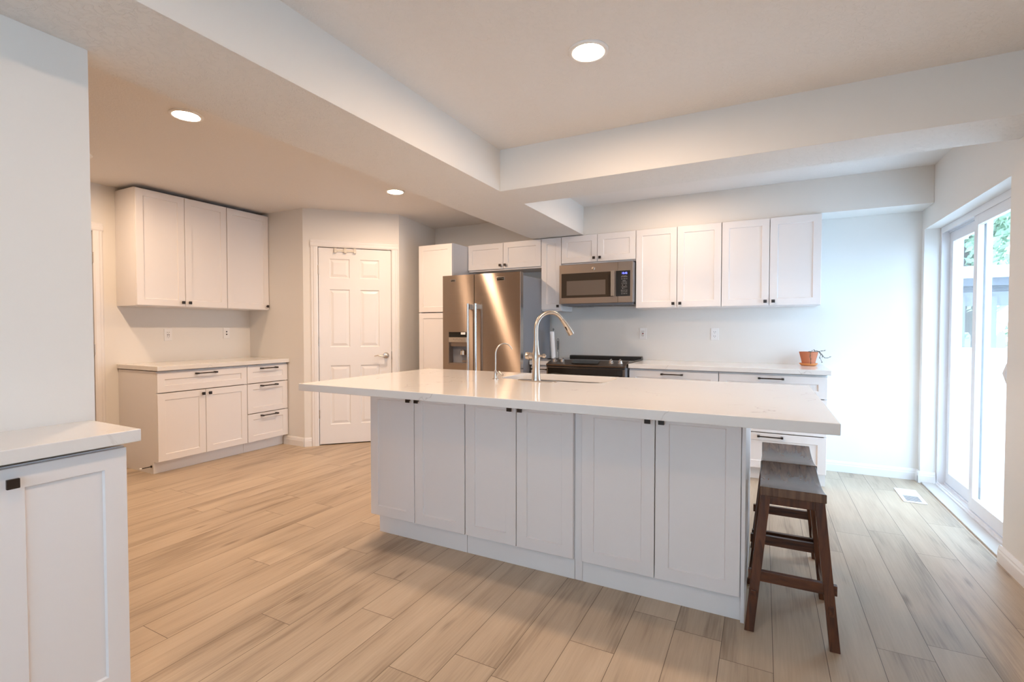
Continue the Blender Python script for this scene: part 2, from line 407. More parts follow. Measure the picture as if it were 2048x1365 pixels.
# ------------------------------------------------------------------ six panel doors
def six_panel(parent, w, h, x0, name='door_slab', M=None, yf=0.0, th=.035, cols=None, rows=None, mt=None):
    cols = cols or [(.107, .309), (.413, .612)]
    rows = rows or [(1.765, 1.968), (1.037, 1.646), (.215, .842)]
    mb = MB(); xs = [0]; zs = [0]
    # front face tiled with recessed raised panels
    X = sorted({0, w} | {c for p in cols for c in p}); Z = sorted({.012, h} | {c for p in rows for c in p})
    def Q(a, b, c, d): mb.quad(a, b, c, d)
    for i in range(len(X) - 1):
        for j in range(len(Z) - 1):
            a, b, c, d = X[i], X[i + 1], Z[j], Z[j + 1]
            if (a, b) in cols and (c, d) in rows:
                def ring(e, y): return [(a + e, y, c + e), (b - e, y, c + e), (b - e, y, d - e), (a + e, y, d - e)]
                R = [ring(0, 0), ring(.008, .009), ring(.016, .009), ring(.040, .002)]
                for A, B in zip(R, R[1:]):
                    for k in range(4): Q(A[k], A[(k + 1) % 4], B[(k + 1) % 4], B[k])
                Q(*R[-1])
            else: Q((a, 0, c), (b, 0, c), (b, 0, d), (a, 0, d))
    z0 = .012
    Q((0, th, z0), (w, th, z0), (w, th, h), (0, th, h)); Q((0, 0, z0), (0, th, z0), (0, th, h), (0, 0, h)); Q((w, 0, z0), (w, th, z0), (w, th, h), (w, 0, h))
    Q((0, 0, z0), (w, 0, z0), (w, th, z0), (0, th, z0)); Q((0, 0, h), (w, 0, h), (w, th, h), (0, th, h))
    bmesh.ops.remove_doubles(mb.bm, verts=mb.bm.verts, dist=1e-5)
    MM = Matrix.Translation((x0, yf, 0))
    return mb.build(name, mt or M_TRIM, parent, M=MM)

def casing(parent, x0, x1, h, w=.072, name='door_casing'):
    mb = MB()
    def leg(a, sgn):
        pr = [(0, 0), (0, -.010), (sgn * .012, -.017), (sgn * (w * .55), -.017), (sgn * (w * .7), -.012), (sgn * (w - .01), -.012), (sgn * w, -.006), (sgn * w, 0)]
        mb.prism([(a + p, q) for p, q in pr], 0, h + (w if 0 else 0), 'Z')
    leg(x0, -1); leg(x1, 1)
    # head, mitred visually by overlapping profile
    pr = [(0, 0), (-.010, 0), (-.017, .012), (-.017, w * .55), (-.012, w * .7), (-.012, w - .01), (-.006, w), (0, w)]
    mb.prism([(a, h + b) for a, b in pr], x0 - w, x1 + w, 'X')
    return mb.build(name, M_TRIM, parent)
def jamb(parent, x0, x1, h, d=.12):
    return MB().box(x0 - .019, x0 - .003, -.001, d, 0, h + .003).box(x1 + .003, x1 + .019, -.001, d, 0, h + .003).box(x0 - .019, x1 + .019, -.001, d, h + .003, h + .019)\
        .box(x0 - .003, x0 + .009, .040, .055, 0, h + .003).box(x1 - .009, x1 + .003, .040, .055, 0, h + .003).build('door_frame', M_TRIM, parent)
def hinge(parent, x, z, y=-.004):
    o = MB().lathe([(.006, -.045), (.006, .045)], (x, y - .004, z), 10).box(x - .004, x + .004, y - .002, .002, z - .042, z + .042).build('hinge', M_NICKEL, parent, smooth=40)
    for k in (-.027, -.009, .009, .027): pass
    return o

d1 = empty('door_1', (-4.24, YN, 0), PI / 4, kind='structure')
casing(d1, o0 - .003, o1 + .003, oh + .003)
jamb(d1, o0, o1, oh)
slab = six_panel(d1, o1 - o0 - .004, oh - .003, o0 + .002, yf=.004)
for z in (1.846, 1.095, .332): hinge(d1, o0 - .001, z)
# lever handle
lx, lz = .828, .940
MB().lathe([(.033, 0), (.033, .004), (.028, .010), (.014, .012), (.011, .045), (.016, .050), (.016, .058), (.010, .062)], (lx, .003, lz), 28, Matrix.Rotation(PI / 2, 4, 'X')).build('handle_rose', M_NICKEL, d1, smooth=40)
MB().tube([(lx, -.052, lz), (lx - .03, -.055, lz - .010), (lx - .06, -.054, lz - .004), (lx - .09, -.05, lz + .004), (lx - .125, -.047, lz - .002)], [.011, .009, .007, .006, .004], 12).build('door_handle', M_NICKEL, d1, smooth=50)
MB().box(o1 - .001, o1 + .004, -.0015, .010, lz - .045, lz + .045).build('strike_plate', M_BRONZE, d1)
# over-door hooks
hk = empty('hook_rack', (-4.24, YN, 0), PI / 4, 'cream over-door rack with three small hooks on top of pantry door', 'hook rack')
MB().box(.315, .515, -.0065, -.0005, 2.042, 2.066).build('rail', M_CREAMP, hk, .001)
for x in (.318, .415, .512):
    MB().box(x - .013, x + .013, -.013, -.0068, 2.030, 2.079).box(x - .010, x + .010, -.022, -.013, 2.030, 2.036).box(x - .010, x + .010, -.026, -.021, 2.030, 2.050).box(x - .013, x + .013, -.013, .010, 2.0805, 2.0825).build('hook', M_CREAMP, hk, .002)

# left wall door (local x -> world +Y)
d2 = empty('door_2', (XL, 1.32, 0), PI / 2, kind='structure')
h2 = 2.067
casing(d2, .0, .754, h2 + .003)
jamb(d2, .003, .751, h2)
six_panel(d2, .735, h2 - .003, .008, yf=.004)
for z in (1.84, 1.05, .30): hinge(d2, .752, z)

# ------------------------------------------------------------------ recessed lights
def ceiling_light(x, y, z, label, lens=None, r=.0885):
    e = empty('recessed_light', (x, y, z), 0, label, 'ceiling light', 'recessed ceiling lights')
    MB().lathe([(r, -.0005), (r, -.004), (r * .97, -.007), (r * .80, -.009), (r * .745, -.006), (r * .745, -.0005)], n=40, cap=False).build('trim_ring', M_WHITEP, e, smooth=60)
    MB().lathe([(.002, -.0075), (r * .5, -.0072), (r * .742, -.005)], n=40, cap=True).build('lens', lens or M_LAMP, e, smooth=60)
    return e
ceiling_light(-.700, 2.091, ZC, 'lit recessed light in the main ceiling above the kitchen island')
ceiling_light(-3.010, 1.685, ZL, 'lit recessed light on the left ceiling, nearer the viewer and the left wall cabinets', M_LAMPL)
ceiling_light(-2.985, 3.475, ZL, 'lit recessed light in front of the pantry, farther of the two on the left ceiling', M_LAMPP)
ceiling_light(-4.36, 1.69, ZL, 'recessed light close to the left doorway, hidden behind the pale foreground wall', M_LAMPN)
ceiling_light(-.70, 4.00, ZC, 'recessed light tucked behind the cross beam in front of the wall cabinets', M_LAMPD)
ceiling_light(-.70, .18, ZC, 'recessed light in the main ceiling overhead of the viewpoint', M_LAMPH)

# ------------------------------------------------------------------ cabinets
def shaker(parent, name, x0, x1, z0, z1, m=M_CAB, fw=.057, th=.019, rec=.007, label=None):
    g = .002; x0 += g; x1 -= g; z0 += g; z1 -= g
    fw = min(fw, (x1 - x0) * .32, (z1 - z0) * .34)
    mb = MB()
    def ring(e, y): return [(x0 + e, y, z0 + e), (x1 - e, y, z0 + e), (x1 - e, y, z1 - e), (x0 + e, y, z1 - e)]
    R = [ring(0, th), ring(0, .0015), ring(.0015, 0), ring(fw, 0), ring(fw + .004, rec), ring(fw + .0042, rec)]
    for A, B in zip(R, R[1:]):
        for k in range(4): mb.quad(A[k], A[(k + 1) % 4], B[(k + 1) % 4], B[k])
    mb.quad(*R[-1]); mb.quad(*R[0])
    bmesh.ops.remove_doubles(mb.bm, verts=mb.bm.verts, dist=1e-5)
    o = mb.build(name, m, parent)
    if label: o['label'] = label
    return o
def knob(parent, x, z):
    MB().box(x - .005, x + .005, -.018, 0, z - .005, z + .005).box(x - .013, x + .013, -.027, -.018, z - .013, z + .013).build('knob', M_BRONZE, parent, .0015)
def pull(parent, x, z, L=.165):
    mb = MB().tube([(x - L / 2, -.032, z), (x + L / 2, -.032, z)], .0055, 10)
    for s in (-1, 1):
        mb.box(x + s * L / 2 - .009 , x + s * L / 2 + .009, -.040, 0, z - .007, z + .007)
    mb.build('bar_handle', M_BRONZE, parent, .001)

def cabinet(name, loc, rz, w, h, d, z0, label, fronts, cat='cabinet', kick=None, top=True, group=None, kick_x=(0, 0), right_panel=None, left_panel=None):
    """local frame: x to the right of the face, y into the cabinet, door faces at y=0"""
    c = empty(name, loc, rz, label, cat, group)
    p = .018; a = .020
    z1 = z0 + h
    mb = MB()
    zb = 0.0 if kick else z0
    if kick:
        kd = kick[0]
        for x in (0.0005, w - p - .0005):
            mb.prism([(a, z0), (a, z1), (d, z1), (d, 0), (kd + a, 0), (kd + a, z0)], x, x + p, 'X')
    else:
        for x in (0.0005, w - p - .0005): mb.box(x, x + p, a, d, z0, z1)
    mb.box(p, w - p, a, d - .012, z0, z0 + p)
    mb.box(p, w - p, d - .012, d, z0, z1)
    if top: mb.box(p, w - p, a, d - .012, z1 - p, z1)
    else: mb.box(p, w - p, a, a + .09, z1 - p, z1)
    mb.build('carcass', M_CAB, c)
    if kick:
        MB().box(kick_x[0], w - kick_x[1], kick[0] + a - .006, kick[0] + a - .0008, .001, z0 - .001 if kick[0] > .02 else z0 - .004).build('toe_kick', M_TRIM, c)
    for f in fronts:
        kind = f[0]; x0, x1, q0, q1 = f[1:5]
        o = shaker(c, 'drawer' if kind == 'drawer' else 'door', x0, x1, q0, q1)
        if kind == 'drawer': pull(o, (x0 + x1) / 2, q1 - .026 if (q1 - q0) > .1 else (q0 + q1) / 2)
        elif kind == 'doorR': knob(o, x1 - .030, f[5])     # knob on right edge
        elif kind == 'doorL': knob(o, x0 + .030, f[5])
    return c

# left nook, facing +X : local x -> world +Y
XU = XL + .335; XFb = XL + .62
Y0 = 2.242
cabinet('wall_cabinet', (XU, Y0, 0), PI / 2, .797, 1.013, .333, 1.432,
        'white two-door wall cabinet above the left counter, nearest the left doorway',
        [('doorR', 0, .399, 1.434, 2.441, 1.472), ('doorL', .399, .797, 1.434, 2.441, 1.472)], group='white wall cabinets', )
cabinet('wall_cabinet', (XU, Y0 + .799, 0), PI / 2, .460, 1.013, .333, 1.432,
        'white single-door wall cabinet above the left counter, against the nook wall',
        [('doorR', 0, .460, 1.434, 2.441, 1.472)], group='white wall cabinets')
cabinet('base_cabinet', (XFb, Y0 + .003, 0), PI / 2, .797, .765, .617, .105,
        'white base cabinet with one wide drawer over two doors, left counter',
        [('drawer', 0, .797, .688, .860), ('doorR', 0, .398, .107, .685, .648), ('doorL', .398, .797, .107, .685, .648)], kick=(.06,), top=False)
cabinet('base_cabinet', (XFb, Y0 + .802, 0), PI / 2, .455, .765, .617, .105,
        'white three-drawer base cabinet under the left counter, next to the pantry',
        [('drawer', 0, .455, .688, .860), ('drawer', 0, .455, .388, .685), ('drawer', 0, .455, .107, .385)], kick=(.06,), top=False)
# door stop on the side panel
ds = empty('door_stop', (XL + .515, Y0 + .003, .062), 0, 'dark rigid door stop with white tip on the side of the left base cabinet', 'door stop')
MB().lathe([(.010, 0), (.010, .006), (.004, .008), (.004, .075)], M=Matrix.Rotation(PI / 2, 4, 'X'), n=12).build('rod', M_BRONZE, ds, smooth=40)
MB().lathe([(.007, .075), (.008, .088), (.005, .092)], M=Matrix.Rotation(PI / 2, 4, 'X'), n=12).build('rubber_tip', M_WHITEP, ds, smooth=40)

def slab_top(name, x0, x1, y0, y1, label, z0=.877, z1=.915):
    o = MB().box(x0, x1, y0, y1, z0, z1).build(name, M_QUARTZ, None, .0025)
    return tag(o, label, 'countertop')
slab_top('countertop', XL + .0015, XL + .648, Y0 - .008, YN - .0015, 'pale quartz countertop of the left nook under the two-outlet wall')
struct('trim_6', MB().box(XFb - .02, XFb - .003, Y0 + .01, YN - .01, .871, .8765), M_DARKGAP) if 0 else None

# back wall uppers, facing -Y
YU = YB - .335
zt, zb = 2.168, 1.424
def upper(x0, x1, z0, label, fr, group='white wall cabinets'):
    return cabinet('wall_cabinet', (x0, YU, 0), 0, x1 - x0, zt - z0, .333, z0, label, fr, group=group)
upper(-2.963, -2.0655, 1.868, 'short white two-door cabinet above the refrigerator', [('doorR', 0, .448, 1.882, zt - .004, 1.92), ('doorL', .448, .897, 1.882, zt - .004, 1.92)])
upper(-2.0635, -1.842, zb - .01, 'narrow white wall cabinet between refrigerator cabinet and microwave', [('doorR', 0, .2215, zb + .004, zt - .004, 1.462)])
upper(-1.840, -1.085, 1.880, 'short white two-door cabinet above the microwave', [('doorR', 0, .378, 1.892, zt - .004, 1.93), ('doorL', .378, .755, 1.892, zt - .004, 1.93)])
upper(-1.083, -.335, zb, 'white two-door wall cabinet right of the microwave, over the red-button outlet', [('doorR', 0, .374, zb + .002, zt - .004, 1.462), ('doorL', .374, .748, zb + .002, zt - .004, 1.462)])
upper(-.333, .412, zb, 'white two-door wall cabinet at the right end, over the potted plant', [('doorR', 0, .3725, zb + .002, zt - .004, 1.462), ('doorL', .3725, .745, zb + .002, zt - .004, 1.462)])
# tall pantry cabinet
cabinet('tall_cabinet', (-3.413, 4.353, 0), 0, .446, 2.045, .645, .105, 'tall white pantry cabinet between the pantry door wall and the refrigerator',
        [('door', 0, .446, .107, 1.405), ('door', 0, .446, 1.411, 2.148)], kick=(.06,))
# back wall bases
YF = YB - .62
cabinet('base_cabinet', (-2.050, YF, 0), 0, .202, .765, .617, .105, 'narrow white base cabinet between refrigerator and range',
        [('drawer', 0, .202, .688, .860), ('doorR', 0, .202, .107, .685, .648)], kick=(.06,), top=False)
cabinet('base_cabinet', (-1.072, YF, 0), 0, .744, .765, .617, .105, 'white drawer base cabinet just right of the range',
        [('drawer', 0, .744, .688, .860), ('drawer', 0, .744, .398, .685), ('drawer', 0, .744, .107, .395)], kick=(.06,), top=False)
cabinet('base_cabinet', (-.326, YF, 0), 0, .764, .765, .617, .105, 'white drawer base cabinet at the right end below the potted plant',
        [('drawer', 0, .764, .688, .860), ('drawer', 0, .764, .398, .685), ('drawer', 0, .764, .107, .395)], kick=(.06,), top=False)
slab_top('countertop', -1.074, .459, YB - .648, YB - .0015, 'long pale quartz countertop on the back wall carrying the potted plant')
slab_top('countertop', -2.052, -1.849, YB - .648, YB - .0015, 'small pale quartz countertop between refrigerator and range')

# stub wall cabinet in the left foreground (faces +X)
XS = -1.752
cabinet('base_cabinet', (XS, .493, 0), PI / 2, .297, .755, .288, .108, 'white shallow base cabinet in the left foreground below the pale wall',
        [('doorL', 0, .297, .110, .862, .823)], kick=(.05,))
cabinet('base_cabinet', (XS, -.407, 0), PI / 2, .897, .755, .288, .108, 'white shallow cabinet beside the foreground one, past the left picture edge',
        [('doorR', 0, .448, .110, .862, .823), ('doorL', .448, .897, .110, .862, .823)], kick=(.05,))
slab_top('countertop', XW + .0015, -1.722, -.42, .815, 'white veined quartz countertop in the left foreground')

# ------------------------------------------------------------------ island
IX0, IX1, IY0, IY1 = -2.360, .2295, 1.911, 3.125
def island_cab(x0, x1, label, split, kl=.0005):
    w = x1 - x0
    c = cabinet('island_cabinet', (x0, 2.213, 0), 0, w, .768, .330, .104, label,
                [('doorR', 0, split, .106, .868, .819), ('doorL', split, w, .106, .868, .819)], group='white island cabinets')
    MB().box(kl, w - .0005, .024, .32, .0005, .1035).build('toe_kick', M_TRIM, c)
    return c
ic = island_cab(-2.106, -1.430, 'white two-door island cabinet at the left end, away from the stools', .333, .050)
island_cab(-1.428, -.808, 'white two-door island cabinet in the middle, under the sink', .310)
ic3 = island_cab(-.768, -.074, 'white two-door island cabinet at the right end beside the stools', .344)
MB().box(-.0385, -.001, .020, .040, .104, .872).box(-.0385, -.001, .024, .03, .001, .1035).build('filler_strip', M_CAB, ic3)
# end panel
tag(MB().box(-.0735, -.0585, 2.218, 3.088, .0, .8765).build('end_panel', M_CAB, None, .001), 'white end panel closing the island on the stool side', 'panel')
# rear cabinet run facing the range
cr = cabinet('island_cabinet', (-.076, 3.090, 0), PI, 2.030, .768, .540, .104, 'white sink cabinet run on the range side of the island',
             [('doorL', 0, .338, .106, .868, .82), ('doorR', .338, .676, .106, .868, .82), ('doorR', .676, 1.04, .106, .868, .82), ('doorL', 1.04, 1.404, .106, .868, .82), ('doorR', 1.404, 1.717, .106, .868, .82), ('doorL', 1.717, 2.03, .106, .868, .82)], kick=(.06,), top=False)

# sink cut-out worktop
SX0, SX1, SY0, SY1, SR = -1.495, -.815, 2.700, 3.085, .075
def rr_point(th, cx, cy, hx, hy, r):
    d = Vector((math.cos(th), math.sin(th))); lo, hi = 0, 2
    for _ in range(40):
        m = (lo + hi) / 2; q = d * m
        ax_, ay_ = abs(q.x) - (hx - r), abs(q.y) - (hy - r)
        sd = (math.hypot(max(ax_, 0), max(ay_, 0)) + min(max(ax_, ay_), 0)) - r
        if sd > 0: hi = m
        else: lo = m
    return (cx + d.x * lo, cy + d.y * lo)
cx, cy = (SX0 + SX1) / 2, (SY0 + SY1) / 2; hx, hy = (SX1 - SX0) / 2, (SY1 - SY0) / 2
outer = [(IX0, IY0), (IX1, IY0), (IX1, IY1), (IX0, IY1)]
ths = sorted({round(2 * PI * k / 72 - PI, 5) for k in range(72)} | {round(math.atan2(y - cy, x - cx), 5) for x, y in outer})
def out_point(th):
    dx, dy = math.cos(th), math.sin(th); ts = []
    if dx > 1e-9: ts.append((IX1 - cx) / dx)
    if dx < -1e-9: ts.append((IX0 - cx) / dx)
    if dy > 1e-9: ts.append((IY1 - cy) / dy)
    if dy < -1e-9: ts.append((IY0 - cy) / dy)
    t_ = min(ts); return (cx + dx * t_, cy + dy * t_)
mb = MB(); rows_ = []
for th in ths:
    i_, o_ = rr_point(th, cx, cy, hx, hy, SR), out_point(th)
    rows_.append([mb.bm.verts.new((*i_, .915)), mb.bm.verts.new((*o_, .915)), mb.bm.verts.new((*o_, .875)), mb.bm.verts.new((*i_, .875))])
for A, B in zip(rows_, rows_[1:] + rows_[:1]):
    for k in range(4): mb.bm.faces.new((A[k], A[(k + 1) % 4], B[(k + 1) % 4], B[k]))
tag(mb.build('island_countertop', M_QUARTZ, None, .0025), 'large pale quartz island countertop with a sink cut-out and wide overhangs', 'countertop')
# sink
sk = empty('sink', (0, 0, 0), 0, 'undermount stainless steel sink set into the island countertop', 'sink')
mb = MB(); rg = []
prof = [(-.018, .8742), (.004, .8742), (.006, .86), (.012, .70), (.05, .685)]
for e, z in prof:
    rg.append([mb.bm.verts.new((*rr_point(2 * PI * k / 72, cx, cy, hx - e, hy - e, max(SR - e * .5, .02)), z)) for k in range(72)])
for A, B in zip(rg, rg[1:]):
    for k in range(72): mb.bm.faces.new((A[k], A[(k + 1) % 72], B[(k + 1) % 72], B[k]))
mb.bm.faces.new(rg[-1])
b_ = mb.build('basin', M_SINK, sk, smooth=50)
MB().lathe([(.045, .6855), (.045, .688), (.036, .688), (.03, .686)], (cx, cy, 0), 28).build('drain', M_STEEL, sk, smooth=40)

# faucet
fx, fy, fz = -1.204, 2.648, .915
fc = empty('faucet', (fx, fy, fz), 0, 'tall brushed nickel pull-down kitchen faucet with gooseneck spout', 'faucet')
pl = MB(); N = 40
pts = []
for k in range(N):
    a = 2 * PI * k / N; ex = .100 if math.cos(a) > 0 else -.100
    pts.append((ex + .030 * math.cos(a) + .010, .030 * math.sin(a)))
pl.prism(pts, 0.0005, .006); pl.build('deck_plate', M_NICKEL, fc, .002, smooth=40)
MB().lathe([(.0285, .006), (.0285, .010), (.0255, .020), (.0235, .05), (.0220, .085), (.0235, .115), (.0250, .135), (.0235, .160), (.0185, .185), (.0150, .215), (.0135, .245)], n=32).build('body', M_NICKEL, fc, smooth=60)
u = Vector((.59, .81, 0)).normalized()
arc = [Vector((0, 0, .2455)), Vector((0, 0, .30))]
R = .100; zc = .312
for k in range(0, 15):
    a = PI - PI * k / 14 * .80
    arc.append(u * (R + R * math.cos(a)) + Vector((0, 0, zc + R * math.sin(a))))
MB().tube(arc, .0125, 18).build('gooseneck', M_NICKEL, fc, smooth=60)
e0 = arc[-1]; dr = (arc[-1] - arc[-2]).normalized()
hd = [e0 + dr * .001, e0 + dr * .03, e0 + dr * .07 + Vector((0, 0, -.004)), e0 + dr * .105 + Vector((0, 0, -.010))]
sh = MB().tube(hd, [.0125, .0145, .0185, .0205], 20).build('spray_head', M_NICKEL, fc, smooth=60)
nrm = (Vector((-.3, -1, .1))).normalized()
q = hd[2] + nrm * .0165
MB().tube([q - dr * .014, q + dr * .014], [.006, .007], 10).build('spray_button', M_BLACK, sh, smooth=50)
MB().lathe([(.020, 0), (.020, .020), (.023, .022), (.023, .042), (.019, .048)], (-.018, 0, .150), 28, Matrix.Rotation(-PI / 2, 4, 'Y')).build('handle_hub', M_NICKEL, fc, smooth=40)
MB().lathe([(.007, 0), (.007, .020), (.013, .026), (.013, .036), (.007, .043)], (.020, 0, .152), 20, Matrix.Rotation(PI / 2, 4, 'Y')).build('lever_knob', M_NICKEL, fc, smooth=40)

# filtered water faucet
gx, gy = -1.477, 2.640
fw_ = empty('filter_faucet', (gx, gy, .915), 0, 'small slim nickel filtered-water faucet left of the main faucet', 'faucet')
MB().lathe([(.020, .0005), (.020, .004), (.012, .006), (.011, .03), (.009, .05), (.0065, .056)], n=24).build('body', M_NICKEL, fw_, smooth=45)
v = Vector((.444, .896, 0)).normalized(); pts = [Vector((0, 0, .054)), Vector((0, 0, .155))]
for k in range(1, 13):
    a = PI - PI * .86 * k / 12
    pts.append(v * (.066 + .066 * math.cos(a)) + Vector((0, 0, .155 + .066 * math.sin(a))))
MB().tube(pts, .0045, 12).build('spout', M_NICKEL, fw_, smooth=60)
MB().tube([(.006, 0, .022), (.026, .004, .040)], .005, 10).build('valve_arm', M_NICKEL, fw_, smooth=50)
MB().tube([(.020, 0, .050), (.028, .002, .044), (.040, .004, .030), (.050, .006, .026)], [.004, .006, .004, .006], 10).build('lever', M_NICKEL, fw_, smooth=50)

# ------------------------------------------------------------------ refrigerator
FX0, FX1, FY, FT = -2.953, -2.056, 4.163, 1.775
fr = empty('refrigerator', (FX0, FY, 0), 0, 'stainless side-by-side refrigerator with a water and ice dispenser', 'refrigerator')
W_ = FX1 - FX0; sp = .380
MB().box(.006, W_ - .006, .072, .735, .03, FT - .028).build('body', M_GREYSIDE, fr, .004)
MB().box(.02, W_ - .02, .045, .072, .0, .085).build('base_grille', M_BLACK, fr)
# left door with dispenser opening
a0, a1, b0, b1 = .071, .293, .868, 1.200
mb = MB().box(0, a0, 0, .06, .09, FT).box(a1, sp - .003, 0, .06, .09, FT).box(a0, a1, 0, .06, .09, b0).box(a0, a1, 0, .06, b1, FT)
bmesh.ops.remove_doubles(mb.bm, verts=mb.bm.verts, dist=1e-5)
ld = mb.build('freezer_door', M_SLATE, fr)
rd = MB().box(sp + .003, W_, 0, .06, .09, FT).build('fridge_door', M_SLATE, fr, .003)
MB().box(W_ - .001, W_ + .0006, .002, .058, .092, FT - .002).build('door_edge', M_STEEL, fr)
dp = MB().box(a0, a0 + .004, .001, .10, b0, b1).box(a1 - .004, a1, .001, .10, b0, b1).box(a0, a1, .096, .10, b0, b1).box(a0, a1, .001, .10, b0, b0 + .012).box(a0, a1, .001, .10, b1 - .01, b1).build('dispenser', M_SLATE2, fr)
MB().box(a0 + .003, a1 - .003, .000, .030, b1 - .055, b1 - .003).build('display_screen', M_BGLASS, dp)
MB().box(a0 + .002, a1 - .002, -.003, .030, b1 - .108, b1 - .056).build('control_panel', M_NICKEL, dp, .002)
for k in range(6):
    x = a0 + .062 + k * .020
    MB().box(x - .004, x + .004, -.0036, -.003, b1 - .078 - (k % 2) * .006, b1 - .074 - (k % 2) * .006).build('control_button', M_SLOT, dp)
MB().box(a1 - .072, a1 - .018, -.001, 0, b1 - .028, b1 - .006).build('sticker', M_WHITEP, dp)
MB().box(a0 + .004, a1 - .004, .020, .06, b1 - .150, b1 - .109).build('hood', M_SLATE2, dp)
MB().lathe([(.038, 0), (.032, .04), (.020, .05)], (a0 + .145, .052, b1 - .235), 24).build('ice_paddle', M_NICKEL, dp, smooth=40)
MB().hexa([(a0 + .115, .070, b0 + .02), (a1 - .006, .070, b0 + .02), (a1 - .006, .082, b0 + .02), (a0 + .115, .082, b0 + .02), (a0 + .115, .080, b0 + .10), (a1 - .006, .080, b0 + .10), (a1 - .006, .090, b0 + .10), (a0 + .115, .090, b0 + .10)]).build('water_lever', M_SLATE2, dp)
def fhandle(par, x):
    MB().tube([(x, -.055, .50), (x, -.055, 1.480)], .0125, 18).build('handle', M_STEEL, par, smooth=60)
    MB().box(x - .012, x + .012, -.052, 0, 1.425, 1.475).build('handle_mount', M_STEEL, par, .003)
    MB().box(x - .012, x + .012, -.052, 0, .51, .56).build('handle_mount', M_STEEL, par, .003)
fhandle(ld, sp - .040); fhandle(rd, sp + .048)
RX = Matrix.Rotation(PI / 2, 4, 'X')
def badge(par, x, z, w, h, ts):
    b = MB().box(x - w / 2, x + w / 2, -.003, 0, z - h / 2, z + h / 2).build('badge', M_STEEL, par, .001)
    MB().box(x - w / 2 + .003, x + w / 2 - .003, -.0036, -.003, z - h / 2 + .003, z + h / 2 - .003).build('badge_plate', M_BGLASS, par)
    text_mesh('MAYTAG', ts, 'badge_lettering', M_STEEL, par, Matrix.Translation((x, -.0040, z)) @ RX)
badge(ld, .128, 1.722, .060, .026, .0125); badge(rd, .682, 1.716, .084, .034, .0185)

# ------------------------------------------------------------------ microwave
mw = empty('microwave', (-1.834, 4.595, 1.480), 0, 'slate over-the-range microwave with dark window above the cooktop', 'microwave')
mw_w, mw_h = .736, .386
MB().box(.006, mw_w + .004, .030, .400, .004, mw_h - .002).build('body', M_GREYSIDE, mw, .002)
dw = .597
dr_ = MB().box(0, dw - .001, 0, .029, 0, mw_h).build('door', M_SLATE2, mw, .003)
MB().box(.024, dw - .045, -.0022, 0, .058, .300).build('window', M_OVENWIN, dr_, .001)
MB().box(.080, dw - .120, -.0030, -.0022, .082, .225).build('window_mesh', M_CAVITY, dr_)
mh = MB()
mh.hexa([(dw - .060, -.034, .062), (dw - .022, -.034, .062), (dw - .022, -.022, .062), (dw - .060, -.022, .062), (dw - .060, -.034, .302), (dw - .022, -.034, .302), (dw - .022, -.022, .302), (dw - .060, -.022, .302)])
mh.box(dw - .055, dw - .027, -.022, 0, .064, .09).box(dw - .055, dw - .027, -.022, 0, .274, .300)
mh.build('handle', M_NICKEL, dr_, .002)
lg = MB().lathe([(.0175, 0), (.0175, .002), (.0150, .003)], (.355, 0, .338), 32, Matrix.Rotation(PI / 2, 4, 'X')).build('logo_disc', M_NICKEL, dr_, smooth=30)
text_mesh('GE', .018, 'logo_lettering', M_SLATE2, dr_, Matrix.Translation((.355, -.0034, .338)) @ RX)
pn = MB().box(dw + .001, mw_w, 0, .029, 0, mw_h).build('control_side', M_SLATE2, mw, .003)
MB().box(mw_w, mw_w + .0012, .002, .028, .002, mw_h - .002).build('edge_trim', M_STEEL, mw)
kp = MB().box(dw - .018, dw + .118, -.0026, -.0002, .060, .302).build('keypad', M_BLACK, pn, .003)
text_mesh('10:45', .024, 'clock_display', M_DISP, pn, Matrix.Translation((dw + .064, -.0030, .276)) @ RX)
rows_t = [('AUTO MENU', .0080, .250), ('POP  COOK  DEF', .0080, .241), ('TIME  TIMER  PWR', .0075, .222), ('EXPRESS', .0080, .204), ('1  2  3  4  5', .0105, .192), ('6  7  8  9  0', .0105, .178), ('▽      ◇', .012, .161), ('CONVENIENCE', .0078, .146), ('30   +   -', .011, .133), ('VENT  LITE  TURN', .0078, .115), ('STOP  SET  LOCK', .0078, .099), ('OFF  START  ON', .0078, .082)]
for tx, sz, z in rows_t:
    text_mesh(tx, sz, 'keypad_print', M_PRINT, pn, Matrix.Translation((dw + .062, -.0030, z)) @ RX, .0002)
MB().box(.012, mw_w - .004, .045, .395, -.018, .003).build('underside', M_GREYSIDE, mw, .004)
MB().box(.06, .24, .10, .38, -.0205, -.0182).build('grease_filter', M_BLACK, mw)
MB().box(.28, .50, .07, .16, -.0205, -.0182).build('vent_grille', M_BLACK, mw)
MB().box(.53, .70, .10, .38, -.0205, -.0182).build('grease_filter', M_BLACK, mw)

